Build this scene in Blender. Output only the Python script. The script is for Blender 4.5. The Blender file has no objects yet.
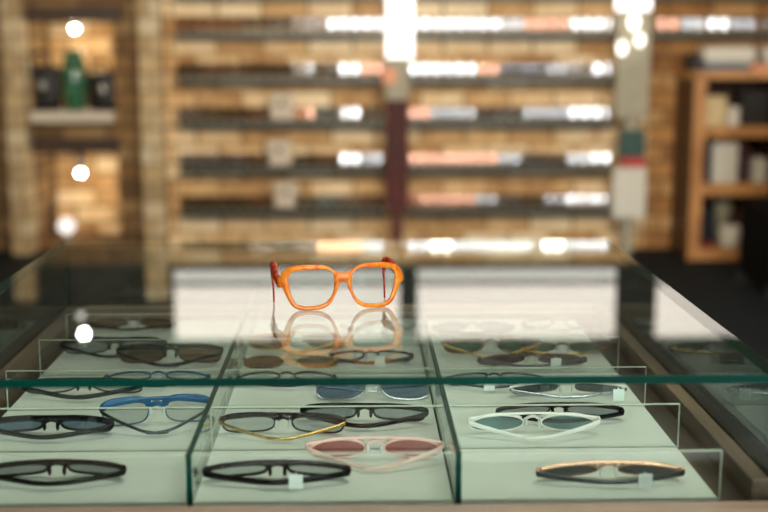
import bpy, bmesh, math, random
from mathutils import Vector, Matrix, Euler

random.seed(7)
PI = math.pi
scene = bpy.context.scene
COL = scene.collection
R = math.radians

# ------------------------------------------------------------------ camera
F = 1200.0                      # focal length in pixels of the 768 px frame
CAM_Z = 1.242
cam_data = bpy.data.cameras.new('camera')
cam_data.sensor_width = 36.0
cam_data.lens = F / 768.0 * 36.0
cam = bpy.data.objects.new('camera', cam_data)
COL.objects.link(cam)
CROT = Euler((R(90 - 9.97), 0, R(-1.38)), 'XYZ')
cam.location = (0, 0, CAM_Z)
cam.rotation_euler = CROT
scene.camera = cam
cam_data.clip_start = 0.02
cam_data.dof.use_dof = True
cam_data.dof.focus_distance = 1.435
cam_data.dof.aperture_fstop = 2.9
CM = CROT.to_matrix()
CMI = CM.inverted()


def ray(px, py):
    return CM @ Vector(((px - 384) / F, -(py - 256) / F, -1.0))


def ground(px, py, z):
    d = ray(px, py)
    t = (z - CAM_Z) / d.z
    return Vector((0, 0, CAM_Z)) + d * t


def onY(px, py, Y):
    d = ray(px, py)
    return Vector((0, 0, CAM_Z)) + d * (Y / d.y)


def proj(p):
    v = CMI @ (Vector(p) - Vector((0, 0, CAM_Z)))
    return 384 + F * v.x / -v.z, 256 - F * v.y / -v.z


# ------------------------------------------------------------------ materials
def srgb(r, g, b):
    def f(c):
        c /= 255.0
        return c / 12.92 if c <= 0.04045 else ((c + 0.055) / 1.055) ** 2.4
    return (f(r), f(g), f(b), 1)


def new_mat(name):
    m = bpy.data.materials.new(name)
    m.use_nodes = True
    nt = m.node_tree
    for n in list(nt.nodes):
        nt.nodes.remove(n)
    out = nt.nodes.new('ShaderNodeOutputMaterial')
    return m, nt, out


def plain(name, col, rough=0.5, metal=0.0, vary=0.12, scale=30.0, **kw):
    """principled with a little noise in the colour"""
    m, nt, out = new_mat(name)
    b = nt.nodes.new('ShaderNodeBsdfPrincipled')
    tc = nt.nodes.new('ShaderNodeTexCoord')
    nz = nt.nodes.new('ShaderNodeTexNoise')
    nz.inputs['Scale'].default_value = scale
    nz.inputs['Detail'].default_value = 3
    rmp = nt.nodes.new('ShaderNodeValToRGB')
    lo = [max(0, c * (1 - vary)) for c in col[:3]] + [1]
    hi = [min(1, c * (1 + vary)) for c in col[:3]] + [1]
    rmp.color_ramp.elements[0].color = lo
    rmp.color_ramp.elements[1].color = hi
    rmp.color_ramp.elements[0].position = 0.3
    rmp.color_ramp.elements[1].position = 0.7
    nt.links.new(tc.outputs['Object'], nz.inputs['Vector'])
    nt.links.new(nz.outputs['Fac'], rmp.inputs['Fac'])
    nt.links.new(rmp.outputs['Color'], b.inputs['Base Color'])
    b.inputs['Roughness'].default_value = rough
    b.inputs['Metallic'].default_value = metal
    for k, v in kw.items():
        b.inputs[k.replace('_', ' ')].default_value = v
    nt.links.new(b.outputs[0], out.inputs[0])
    return m


def emit(name, col, strength):
    m, nt, out = new_mat(name)
    e = nt.nodes.new('ShaderNodeEmission')
    e.inputs[0].default_value = col
    e.inputs[1].default_value = strength
    nt.links.new(e.outputs[0], out.inputs[0])
    return m


def fresnel_nodes(nt, ior):
    geo = nt.nodes.new('ShaderNodeNewGeometry')
    mr = nt.nodes.new('ShaderNodeMapRange')
    mr.inputs['To Min'].default_value = ior
    mr.inputs['To Max'].default_value = 1.0 / ior
    nt.links.new(geo.outputs['Backfacing'], mr.inputs['Value'])
    fr = nt.nodes.new('ShaderNodeFresnel')
    nt.links.new(mr.outputs[0], fr.inputs['IOR'])
    return fr


def clear_glass(name, tint, ior=1.5, mirror=0.0, refl=(0.97, 0.99, 0.98, 1)):
    """thin pane: tinted see-through with a mirror reflection by Fresnel"""
    m, nt, out = new_mat(name)
    tr = nt.nodes.new('ShaderNodeBsdfTransparent')
    tr.inputs[0].default_value = tint
    gl = nt.nodes.new('ShaderNodeBsdfGlossy')
    gl.inputs['Roughness'].default_value = 0.0
    gl.inputs[0].default_value = refl
    fr = fresnel_nodes(nt, ior)
    mx = nt.nodes.new('ShaderNodeMixShader')
    if mirror:
        mm = nt.nodes.new('ShaderNodeMath')
        mm.operation = 'MAXIMUM'
        mm.inputs[1].default_value = mirror
        nt.links.new(fr.outputs[0], mm.inputs[0])
        nt.links.new(mm.outputs[0], mx.inputs[0])
    else:
        nt.links.new(fr.outputs[0], mx.inputs[0])
    nt.links.new(tr.outputs[0], mx.inputs[1])
    nt.links.new(gl.outputs[0], mx.inputs[2])
    nt.links.new(mx.outputs[0], out.inputs[0])
    return m


def brick_mat(name, c1, c2, mortar, bw=0.27, bh=0.108, axis='XZ', bump=0.4):
    m, nt, out = new_mat(name)
    L = nt.links
    geo = nt.nodes.new('ShaderNodeNewGeometry')
    sep = nt.nodes.new('ShaderNodeSeparateXYZ')
    L.new(geo.outputs['Position'], sep.inputs[0])
    add = nt.nodes.new('ShaderNodeMath')
    add.operation = 'ADD'
    L.new(sep.outputs['X'], add.inputs[0])
    L.new(sep.outputs['Y'], add.inputs[1])
    cmb = nt.nodes.new('ShaderNodeCombineXYZ')
    L.new(add.outputs[0], cmb.inputs['X'])
    L.new(sep.outputs['Z'], cmb.inputs['Y'])
    bt = nt.nodes.new('ShaderNodeTexBrick')
    bt.inputs['Scale'].default_value = 1.0
    bt.inputs['Brick Width'].default_value = bw
    bt.inputs['Row Height'].default_value = bh
    bt.inputs['Mortar Size'].default_value = 0.011
    bt.inputs['Mortar Smooth'].default_value = 0.3
    bt.inputs['Color1'].default_value = (0, 0, 0, 1)
    bt.inputs['Color2'].default_value = (1, 1, 1, 1)
    bt.inputs['Mortar'].default_value = (0.5, 0.5, 0.5, 1)
    L.new(cmb.outputs[0], bt.inputs['Vector'])
    nz = nt.nodes.new('ShaderNodeTexNoise')
    nz.inputs['Scale'].default_value = 9
    nz.inputs['Detail'].default_value = 6
    L.new(cmb.outputs[0], nz.inputs['Vector'])
    mixf = nt.nodes.new('ShaderNodeMath')
    mixf.operation = 'MULTIPLY_ADD'
    mixf.inputs[1].default_value = 0.75
    L.new(bt.outputs['Color'], mixf.inputs[0])
    nzs = nt.nodes.new('ShaderNodeMath')
    nzs.operation = 'MULTIPLY_ADD'
    nzs.inputs[1].default_value = 0.9
    nzs.inputs[2].default_value = -0.24
    L.new(nz.outputs['Fac'], nzs.inputs[0])
    L.new(nzs.outputs[0], mixf.inputs[2])
    rp = nt.nodes.new('ShaderNodeValToRGB')
    rp.color_ramp.elements[0].color = c1
    rp.color_ramp.elements[1].color = c2
    el = rp.color_ramp.elements.new(0.5)
    el.color = [(c1[i] * 0.45 + c2[i] * 0.55) * (1.12, 0.95, 0.72)[i] if i < 3 else 1 for i in range(4)]
    L.new(mixf.outputs[0], rp.inputs[0])
    mx = nt.nodes.new('ShaderNodeMix')
    mx.data_type = 'RGBA'
    L.new(bt.outputs['Fac'], mx.inputs['Factor'])
    L.new(rp.outputs[0], mx.inputs['A'])
    mx.inputs['B'].default_value = mortar
    b = nt.nodes.new('ShaderNodeBsdfPrincipled')
    b.inputs['Roughness'].default_value = 0.85
    L.new(mx.outputs['Result'], b.inputs['Base Color'])
    bp = nt.nodes.new('ShaderNodeBump')
    bp.inputs['Strength'].default_value = bump
    bp.inputs['Distance'].default_value = 0.01
    L.new(nz.outputs['Fac'], bp.inputs['Height'])
    L.new(bp.outputs[0], b.inputs['Normal'])
    L.new(b.outputs[0], out.inputs[0])
    return m


def wood_mat(name, c1, c2, scale=(3, 40, 40), rough=0.45, plank=None):
    m, nt, out = new_mat(name)
    L = nt.links
    geo = nt.nodes.new('ShaderNodeNewGeometry')
    mp = nt.nodes.new('ShaderNodeMapping')
    mp.inputs['Scale'].default_value = scale
    L.new(geo.outputs['Position'], mp.inputs[0])
    nz = nt.nodes.new('ShaderNodeTexNoise')
    nz.inputs['Scale'].default_value = 1.0
    nz.inputs['Detail'].default_value = 6
    nz.inputs['Distortion'].default_value = 0.6
    L.new(mp.outputs[0], nz.inputs['Vector'])
    rp = nt.nodes.new('ShaderNodeValToRGB')
    rp.color_ramp.elements[0].color = c1
    rp.color_ramp.elements[1].color = c2
    rp.color_ramp.elements[0].position = 0.32
    rp.color_ramp.elements[1].position = 0.68
    L.new(nz.outputs['Fac'], rp.inputs[0])
    b = nt.nodes.new('ShaderNodeBsdfPrincipled')
    b.inputs['Roughness'].default_value = rough
    L.new(rp.outputs[0], b.inputs['Base Color'])
    L.new(b.outputs[0], out.inputs[0])
    return m


M = {}
M['pane'] = clear_glass('clear pane glass', (0.955, 0.985, 0.968, 1))
M['pane_side'] = clear_glass('counter side glass', (0.92, 0.97, 0.945, 1), 1.22)
M['pane_top'] = clear_glass('counter top glass', (0.94, 0.975, 0.955, 1))
M['pane_front'] = clear_glass('counter front glass', (0.95, 0.985, 0.97, 1), 1.22)
M['edge_dark'] = plain('thick glass edge', srgb(0, 54, 43), 0.25, vary=0.3, scale=8, IOR=1.45, Specular_IOR_Level=0.25)
M['edge_light'] = plain('thin glass edge', srgb(196, 208, 186), 0.2, vary=0.1)
M['edge_mid'] = plain('divider glass edge', srgb(70, 125, 100), 0.15, vary=0.2)
M['board'] = plain('white tray board', srgb(214, 216, 206), 0.55, vary=0.02)
M['deck'] = wood_mat('grey brown oak deck', srgb(40, 31, 24), srgb(78, 63, 50), (60, 4, 40))
M['rail'] = wood_mat('grey brown oak rail', srgb(74, 60, 46), srgb(122, 102, 78), (50, 4, 50))
M['railx'] = wood_mat('grey brown oak front rail', srgb(120, 102, 84), srgb(166, 142, 116), (4, 50, 50))
M['black'] = plain('black acetate', srgb(2, 3, 4), 0.16, vary=0.2, Specular_IOR_Level=0.2)
M['blackmat'] = plain('matt black', srgb(12, 12, 13), 0.6, vary=0.2)
M['tort'] = plain('dark tortoise acetate', srgb(30, 13, 9), 0.28, vary=0.8, Specular_IOR_Level=0.3, scale=120)
M['tortlight'] = plain('honey tortoise acetate', srgb(110, 62, 22), 0.2, vary=0.8, scale=140)
M['gold'] = plain('gold metal', srgb(205, 168, 98), 0.25, 1.0, vary=0.05)
M['silver'] = plain('silver metal', srgb(190, 192, 196), 0.22, 1.0, vary=0.05)
M['gun'] = plain('gunmetal', srgb(70, 72, 76), 0.3, 0.9, vary=0.05)
M['rose'] = plain('rose pearl acetate', srgb(226, 186, 170), 0.2, vary=0.08)
M['rosegold'] = plain('rose gold metal', srgb(222, 170, 140), 0.25, 0.7, vary=0.05)
M['white'] = plain('white acetate', srgb(236, 226, 218), 0.25, vary=0.03)
M['blue'] = plain('blue acetate', srgb(16, 82, 122), 0.25, vary=0.15)
M['navy'] = plain('navy acetate', srgb(18, 34, 70), 0.25, vary=0.15)
M['brownred'] = plain('brown red acetate', srgb(86, 40, 34), 0.3, vary=0.3)
M['clearplastic'] = plain('clear plastic', srgb(225, 225, 222), 0.2, vary=0.02, Alpha=0.55)
M['paper'] = plain('white paper', srgb(238, 238, 234), 0.7, vary=0.02)
M['hinge'] = plain('hinge steel', srgb(150, 150, 150), 0.3, 1.0)


def lens(name, tint, mirror=0.05, refl=(0.97, 0.99, 0.98, 1)):
    return clear_glass(name, tint, 1.5, mirror, refl)


M['l_ar'] = clear_glass('anti reflective lens', (0.93, 0.95, 0.94, 1), 1.12)
M['l_smoke'] = lens('smoke lens', (0.62, 0.64, 0.66, 1))
M['l_clear'] = lens('clear lens', (0.93, 0.95, 0.94, 1))
M['l_palegrey'] = lens('pale grey lens', (0.82, 0.84, 0.85, 1))
M['l_dark'] = lens('dark lens', (0.3, 0.31, 0.33, 1))
M['l_brown'] = lens('brown lens', (0.52, 0.38, 0.26, 1))
M['l_pink'] = lens('rose lens', (0.78, 0.45, 0.45, 1))
M['l_teal'] = lens('teal lens', (0.4, 0.58, 0.6, 1), 0.06)
M['l_blue'] = lens('slate blue lens', (0.42, 0.5, 0.62, 1), 0.06)
M['l_purple'] = lens('plum lens', (0.42, 0.3, 0.32, 1))
M['l_green'] = lens('green lens', (0.25, 0.4, 0.34, 1))
M['l_mirror'] = lens('coated lens', (0.55, 0.57, 0.6, 1), 0.27)
M['l_mirrordim'] = lens('grey coated lens', (0.5, 0.52, 0.55, 1), 0.09)
M['l_mirrorpink'] = lens('rose coated lens', (0.75, 0.5, 0.45, 1), 0.12, (1.0, 0.68, 0.52, 1))


def acetate(name, c1, c2):
    m, nt, out = new_mat(name)
    L = nt.links
    tc = nt.nodes.new('ShaderNodeTexCoord')
    nz = nt.nodes.new('ShaderNodeTexNoise')
    nz.inputs['Scale'].default_value = 70
    nz.inputs['Detail'].default_value = 4
    nz.inputs['Distortion'].default_value = 1.2
    L.new(tc.outputs['Object'], nz.inputs['Vector'])
    rp = nt.nodes.new('ShaderNodeValToRGB')
    rp.color_ramp.elements[0].color = c1
    rp.color_ramp.elements[1].color = c2
    rp.color_ramp.elements[0].position = 0.35
    rp.color_ramp.elements[1].position = 0.65
    L.new(nz.outputs['Fac'], rp.inputs[0])
    b = nt.nodes.new('ShaderNodeBsdfPrincipled')
    L.new(rp.outputs[0], b.inputs['Base Color'])
    b.inputs['Roughness'].default_value = 0.12
    b.inputs['IOR'].default_value = 1.5
    tl = nt.nodes.new('ShaderNodeBsdfTranslucent')
    L.new(rp.outputs[0], tl.inputs[0])
    mx = nt.nodes.new('ShaderNodeMixShader')
    mx.inputs[0].default_value = 0.35
    L.new(b.outputs[0], mx.inputs[1])
    L.new(tl.outputs[0], mx.inputs[2])
    L.new(mx.outputs[0], out.inputs[0])
    return m


M['orange'] = acetate('orange marbled acetate', srgb(236, 112, 8), srgb(255, 170, 56))
M['redarm'] = acetate('red marbled acetate', srgb(176, 34, 20), srgb(232, 92, 40))


# ------------------------------------------------------------------ mesh helpers
def link(name, me, parent=None):
    o = bpy.data.objects.new(name, me)
    COL.objects.link(o)
    if parent:
        o.parent = parent
    return o


def obj(name, bm, mats, parent=None, smooth=False):
    if not isinstance(mats, (list, tuple)):
        mats = [mats]
    bmesh.ops.recalc_face_normals(bm, faces=bm.faces)
    me = bpy.data.meshes.new(name)
    bm.to_mesh(me)
    bm.free()
    for m in mats:
        me.materials.append(m)
    if smooth:
        for p in me.polygons:
            p.use_smooth = True
    return link(name, me, parent)


def tag(o, label=None, cat=None, group=None, kind=None):
    if label:
        o['label'] = label
    if cat:
        o['category'] = cat
    if group:
        o['group'] = group
    if kind:
        o['kind'] = kind
    return o


def empty(name, loc, label, cat, group=None):
    o = bpy.data.objects.new(name, None)
    o.empty_display_size = 0.05
    COL.objects.link(o)
    o.location = loc
    return tag(o, label, cat, group)


def box(bm, x0, x1, y0, y1, z0, z1, bev=0.0):
    r = bmesh.ops.create_cube(bm, size=1.0)
    vs = r['verts']
    for v in vs:
        v.co = Vector((x0 if v.co.x < 0 else x1, y0 if v.co.y < 0 else y1, z0 if v.co.z < 0 else z1))
    if bev > 0:
        es = list({e for v in vs for e in v.link_edges})
        bmesh.ops.bevel(bm, geom=es, offset=bev, segments=2, profile=0.5, affect='EDGES')


def bx(*a, bev=0.0):
    bm = bmesh.new()
    box(bm, *a, bev=bev)
    return bm


def pane(name, x0, x1, y0, y1, z0, z1, axis, face, edge, parent, bev=0.0005):
    bm = bmesh.new()
    box(bm, x0, x1, y0, y1, z0, z1, bev=bev)
    bm.normal_update()
    i = 'xyz'.index(axis)
    for f in bm.faces:
        f.material_index = 0 if abs(f.normal[i]) > 0.95 or (name == 'glass_top' and f.normal.y > 0.9) else 1
    return obj(name, bm, [face, edge], parent)


def ellipsoid(bm, c, rx, ry, rz, seg=16, rings=10):
    r = bmesh.ops.create_uvsphere(bm, u_segments=seg, v_segments=rings, radius=1.0)
    for v in r['verts']:
        v.co = Vector((v.co.x * rx + c[0], v.co.y * ry + c[1], v.co.z * rz + c[2]))


def lathe(bm, prof, c=(0, 0, 0), seg=24):
    rings = []
    for r, z in prof:
        rings.append([bm.verts.new((c[0] + r * math.cos(2 * PI * k / seg), c[1] + r * math.sin(2 * PI * k / seg), c[2] + z)) for k in range(seg)])
    for a, b in zip(rings, rings[1:]):
        for k in range(seg):
            bm.faces.new((a[k], a[(k + 1) % seg], b[(k + 1) % seg], b[k]))
    bm.faces.new(list(reversed(rings[0])))
    bm.faces.new(rings[-1])


def smooth_path(pts, n=6):
    pts = [Vector(p) for p in pts]
    P = [pts[0] * 2 - pts[1]] + pts + [pts[-1] * 2 - pts[-2]]
    out = []
    for i in range(1, len(P) - 2):
        a, b, c, d = P[i - 1], P[i], P[i + 1], P[i + 2]
        for k in range(n):
            t = k / n
            out.append(0.5 * ((2 * b) + (c - a) * t + (2 * a - 5 * b + 4 * c - d) * t * t + (3 * b - a - 3 * c + d) * t ** 3))
    out.append(pts[-1])
    return out


def sweep(bm, path, hs, ts, up=Vector((0, 0, 1)), seg=8, closed=False):
    """tube along path; hs half height along up, ts half thickness sideways; super-elliptic section"""
    n = len(path)
    rings = []
    for i, p in enumerate(path):
        if closed:
            t = path[(i + 1) % n] - path[i - 1]
        else:
            t = path[min(i + 1, n - 1)] - path[max(i - 1, 0)]
        t = t.normalized()
        u = up - t * up.dot(t)
        if u.length < 0.15:
            alt = Vector((1, 0, 0))
            u = alt - t * alt.dot(t)
        u.normalize()
        s = t.cross(u)
        h = hs(i / (n - 1)) if callable(hs) else hs
        w = ts(i / (n - 1)) if callable(ts) else ts
        ring = []
        for k in range(seg):
            a = 2 * PI * (k + 0.5) / seg
            ca, sa = math.cos(a), math.sin(a)
            ca = math.copysign(abs(ca) ** 0.7, ca)
            sa = math.copysign(abs(sa) ** 0.7, sa)
            ring.append(bm.verts.new(p + u * (sa * h) + s * (ca * w)))
        rings.append(ring)
    m = n if closed else n - 1
    for i in range(m):
        a, b = rings[i], rings[(i + 1) % n]
        for k in range(seg):
            bm.faces.new((a[k], a[(k + 1) % seg], b[(k + 1) % seg], b[k]))
    if not closed:
        bm.faces.new(list(reversed(rings[0])))
        bm.faces.new(rings[-1])


def crease(bm, *loops):
    for lp in loops:
        for k in range(len(lp)):
            e = bm.edges.get((lp[k - 1], lp[k]))
            if e:
                e.smooth = False


# ------------------------------------------------------------------ spectacles
def outline(kind, a, b, side, N=28):
    """lens outline (u to the right, v up) round its own middle; side=+1: outer end on +u"""
    pts = []
    for k in range(N):
        t = 2 * PI * k / N
        c, s = math.cos(t), math.sin(t)
        e = {'round': 1.0, 'oval': 0.95, 'wayfarer': 0.62, 'square': 0.55, 'aviator': 0.8, 'cat': 0.7}[kind]
        u = math.copysign(abs(c) ** e, c) * a
        v = math.copysign(abs(s) ** e, s) * b
        q = v / b
        if kind in ('wayfarer', 'square', 'cat'):
            u *= 1 + 0.09 * q
        if kind == 'aviator':
            u += 0.10 * a * side * (1 - q) * 0.5 * (1 if q < 0 else 0.3)
            u *= 1 + 0.08 * q
        if kind == 'cat' and q > 0:
            v += 0.12 * b * (u * side / a)
        pts.append((u, v))
    return pts


def make_glasses(name, label, group, w, H, lean, s, d, frame, arm, lensm, kind='wayfarer', rim=0.0022,
                 brow=0.0, arm_h=0.0035, pose='folded', price=None, pads=True, wrapk=0.016, tagmat=None, bulge=0.0012):
    """s = -1: seen from behind (wearer side towards -y), s = +1: facing -y.
    local origin: middle of the lower rim at the surface"""
    root = empty(name, (0, 0, 0), label, 'glasses', group)
    bridge = 0.017
    a = (w - bridge) / 4 - rim * 1.2
    b = H / 2 - rim
    cu = bridge / 2 + a + rim
    sl, cl = math.sin(lean), math.cos(lean)

    def P(u, v, n=0.0):
        n = n + wrapk * (abs(u) / (w / 2)) ** 2
        if s < 0:
            return Vector((u, v * sl - n * cl, v * cl + n * sl))
        return Vector((u, v * sl + n * cl, v * cl - n * sl))

    nrm = Vector((0, s * cl, -s * sl))
    rimw = rim * (0.7 if brow and pose == 'folded' else 1.0)
    fb = bmesh.new()
    for side in (-1, 1):
        ol = outline(kind, a, b, side)
        path = [P(side * cu + u * 1.0, v + H / 2) for u, v in ol]
        sweep(fb, path, rimw * 0.95, rimw, up=nrm, closed=True, seg=8)
        if brow:
            top = sorted([(u, v) for u, v in ol if v > b * 0.25], key=lambda q: q[0])
            bp = [P(side * cu + u, v + H / 2 + brow * 0.3, -0.0006) for u, v in top]
            sweep(fb, bp, rim * 1.15, brow, up=nrm, seg=8)
        # end piece to the hinge
        ep = [P(side * (cu + a * 0.93), H * 0.80), P(side * (w / 2 - 0.001), H * 0.84, 0.001), P(side * w / 2, H * 0.84, 0.008 if pose == 'open' else 0.004)]
        sweep(fb, smooth_path(ep, 3), max(arm_h, rim), rim * 1.1, seg=8)
    bv = H * (0.74 if kind != 'aviator' else 0.85)
    bp = smooth_path([P(-bridge / 2 - rim, bv - 0.003), P(-bridge / 4, bv + 0.001), P(0, bv + 0.002), P(bridge / 4, bv + 0.001), P(bridge / 2 + rim, bv - 0.003)], 3)
    sweep(fb, bp, rim * 0.9, max(rim, brow * 0.8), up=nrm)
    if brow and pose == 'folded':
        bb = []
        for k in range(25):
            u = -w / 2 + w * k / 24
            q = 2 * u / w
            bb.append(P(u, H * (0.86 + 0.13 * (1 - q * q)), 0.0))
        sweep(fb, bb, rim * 1.2, lambda t: brow * (0.55 + 0.25 * min(1, abs(t - 0.5) * 4)), up=nrm, seg=8)
    if kind == 'aviator':
        sweep(fb, [P(-bridge / 2 - 0.004, H * 0.95), P(0, H * 0.97), P(bridge / 2 + 0.004, H * 0.95)], rim * 0.9, rim * 0.9, up=nrm)
    obj('frame_front', fb, frame, root, True)
    for side in (-1, 1):
        lb = bmesh.new()
        ol = outline(kind, a * 0.99, b * 0.99, side)
        fr, bk = [], []
        c0 = lb.verts.new(P(side * cu, H / 2, -0.0008 - bulge))
        c1 = lb.verts.new(P(side * cu, H / 2, 0.0008 - bulge))
        for u, v in ol:
            fr.append(lb.verts.new(P(side * cu + u, v + H / 2, -0.0008)))
            bk.append(lb.verts.new(P(side * cu + u, v + H / 2, 0.0008)))
        n = len(ol)
        for k in range(n):
            j = (k + 1) % n
            lb.faces.new((c0, fr[k], fr[j]))
            lb.faces.new((c1, bk[j], bk[k]))
            lb.faces.new((fr[k], bk[k], bk[j], fr[j]))
        crease(lb, fr, bk)
        obj('lens', lb, lensm, root, True)
    if pads:
        for side in (-1, 1):
            pb = bmesh.new()
            c = P(side * (bridge / 2 - 0.001), H * 0.55, 0.005)
            ellipsoid(pb, c, 0.0022, 0.003, 0.0055, 10, 6)
            q = P(side * (bridge / 2 + 0.001), H * 0.62, 0.0)
            sweep(pb, [q, (q + c) / 2 + Vector((0, 0, 0.001)), c], 0.0008, 0.0008, seg=6)
            obj('nose_pad', pb, M['clearplastic'] if frame not in (M['black'],) else M['black'], root, True)
    for k, side in enumerate((-1, 1)):
        ab = bmesh.new()
        h = P(side * w / 2, H * 0.84, 0.008 if pose == 'open' else 0.004)
        if pose == 'folded':
            dd = d + (0.005 if k else 0.0)
            zz = 0.004 + (0.002 if k else 0.0)
            yf = h.y
            yk = s * dd
            ym = lambda f: yf + (yk - yf) * f
            zm = lambda f: h.z + (arm_h + zz - 0.003 - h.z) * f
            pts = [h, Vector((side * w * 0.492, ym(0.14), zm(0.1))), Vector((side * w * 0.42, ym(0.34), zm(0.3))),
                   Vector((side * w * 0.27, ym(0.66), zm(0.62))), Vector((side * w * 0.12, ym(0.92), zm(0.9))),
                   Vector((-side * w * 0.02, ym(1.0), zm(1.0))), Vector((-side * w * 0.10, ym(1.0), zm(1.0)))]
        else:
            L_ = 0.128
            back = Vector((0, s, 0))
            pts = [h, h + back * 0.02 + Vector((side * 0.001, 0, -0.001)), h + back * L_ * 0.5 + Vector((side * 0.002, 0, -0.003)),
                   h + back * L_ * 0.75 + Vector((0, 0, -0.004)), h + back * L_ * 0.9 + Vector((-side * 0.003, 0, -0.014)),
                   h + back * L_ + Vector((-side * 0.006, 0, -min(0.034, h.z - 0.003)))]
        sweep(ab, smooth_path(pts, 5), lambda t: arm_h * (1 - 0.3 * t - 0.3 * max(0, t - 0.8) / 0.2), lambda t: max(0.0012, arm_h * 0.42))
        obj('temple_arm', ab, arm, root, True)
    if price is not None:
        tb = bmesh.new()
        y = s * (d + 0.009) if pose == 'folded' else s * 0.03
        x = price * w
        box(tb, x - 0.007, x + 0.007, y - 0.001, y + 0.0, 0.0015, 0.0165, bev=0.0003)
        box(tb, x - 0.0005, x + 0.0005, y - 0.001, y + 0.004, 0.0155, 0.0175)
        t = obj('price_tag', tb, tagmat or M['paper'], root)
        t['label'] = 'small white price tag'
    return root


def min_z(root):
    zs = []
    for c in root.children:
        mw = root.matrix_basis @ c.matrix_basis
        zs += [(mw @ v.co).z for v in c.data.vertices]
    return min(zs)


def case_pair(name, label, x0, x1, yn, yt, frame, arm, lensm, mode='away', d=0.028, yaw=0.0, z=None, group=None, wrange=(0.105, 0.15), dplus=0.013, **kw):
    """a folded pair lying in the tray: x0..x1 its picture span, yn near foot, yt top of the brow"""
    z = BOARD_Z if z is None else z
    g = ground((x0 + x1) / 2, yn, z)
    s = -1 if mode == 'away' else 1
    if s < 0:
        d += dplus
    kw.setdefault('wrapk', 0.007)
    Yn = g.y
    yfront = Yn + (d + 0.006 if s < 0 else 0.004)
    w = (onY(x1, yn, yfront) - onY(x0, yn, yfront)).x
    w = max(wrange[0], min(wrange[1], w))
    lean = -R(9) if s < 0 else R(35)
    best = None
    for k in range(10, 50):
        hz = k * 0.001
        py = proj((g.x, yfront + hz * math.tan(lean), z + hz))[1]
        e = abs(py - yt)
        if best is None or e < best[0]:
            best = (e, hz)
    hz = best[1]
    H = max(0.0205, hz / math.cos(lean))
    if hz < H * math.cos(lean):
        lean = math.copysign(math.acos(max(0.86, hz / H)), lean)
    r = make_glasses(name, label, group, w, H, lean, s, d, frame, arm, lensm, **kw)
    r.location = (g.x * yfront / Yn, yfront, z)
    r.rotation_euler = (0, 0, yaw)
    r.location.z += z - min_z(r) + 0.0004
    # keep inside its compartment
    mb_ = Matrix.Translation(r.location) @ r.rotation_euler.to_matrix().to_4x4()
    co = [mb_ @ v.co for c in r.children for v in c.data.vertices]
    row = max(0, min(4, int((Yn - TY0) / PITCH)))
    y0, y1 = TY0 + PITCH * row + 0.006, (TY0 + PITCH * (row + 1) - 0.002 if row < 4 else TY1 - 0.002)
    ci = 0 if g.x < DIV[0] else (1 if g.x < DIV[1] else 2)
    c0, c1 = cols[ci]
    lo, hi = min(v.x for v in co), max(v.x for v in co)
    if lo < c0 + 0.002:
        r.location.x += c0 + 0.002 - lo
    elif hi > c1 - 0.002 and ci < 2:
        r.location.x += c1 - 0.002 - hi
    lo, hi = min(v.y for v in co), max(v.y for v in co)
    if lo < y0:
        r.location.y += y0 - lo
    elif hi > y1:
        r.location.y += y1 - hi
    return r


# ------------------------------------------------------------------ the counter
TOP_Z = 0.930
BOARD_Z = 0.802
DECK_Z = 0.796
RAIL_Z = 0.822
PT = 0.852
XL, XR = -0.472, 0.412
YF, YB = 1.107, 1.935

counter = empty('glass_display_counter', (0, 1.5, 0), 'glass topped display counter with oak frame in the middle of the shop', 'display counter')
counter_loc = counter.location.copy()


def part(o, parent):
    """keep world placement of a mesh built in world coordinates"""
    o.parent = parent
    o.matrix_parent_inverse = Matrix.Translation(-parent.location)
    return o


part(pane('glass_top', XL - 0.001, XR + 0.001, YF, YB, TOP_Z - 0.008, TOP_Z, 'z', M['pane_top'], M['edge_dark'], None, 0.0008), counter)['label'] = 'clear glass top with dark green polished edge'
part(pane('front_pane', XL, XR, YF + 0.0005, YF + 0.0045, DECK_Z, TOP_Z - 0.008, 'y', M['pane_front'], M['edge_dark'], None), counter)
part(pane('back_pane', XL + 0.006, XR - 0.006, YB - 0.006, YB, RAIL_Z, TOP_Z - 0.008, 'y', M['pane'], M['edge_dark'], None), counter)
for xa, xb in ((XL, XL + 0.006), (XR - 0.006, XR)):
    part(pane('side_pane', xa, xb, YF + 0.0065, YB, RAIL_Z, TOP_Z - 0.008, 'x', M['pane_side'], M['edge_dark'], None), counter)
part(obj('deck', bx(XL, XR, 1.0, YB, DECK_Z - 0.03, DECK_Z), M['deck']), counter)
for xa, xb in ((XL, XL + 0.033), (0.3885, XR)):
    part(obj('side_rail', bx(xa, xb, YF + 0.0065, YB, DECK_Z, RAIL_Z, bev=0.001), M['rail']), counter)
part(obj('back_rail', bx(XL + 0.033, 0.3885, YB - 0.022, YB, DECK_Z, RAIL_Z, bev=0.001), M['railx']), counter)
part(obj('front_rail', bx(XL - 0.03, XR + 0.03, 0.975, 1.058, DECK_Z - 0.03, RAIL_Z, bev=0.0015), M['railx']), counter)
part(obj('cabinet_body', bx(XL, XR, 1.0, YB, 0.10, DECK_Z - 0.03, bev=0.002), M['rail']), counter)
part(obj('plinth', bx(XL + 0.04, XR - 0.04, 1.05, YB - 0.05, 0.0, 0.10), M['blackmat']), counter)

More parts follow.
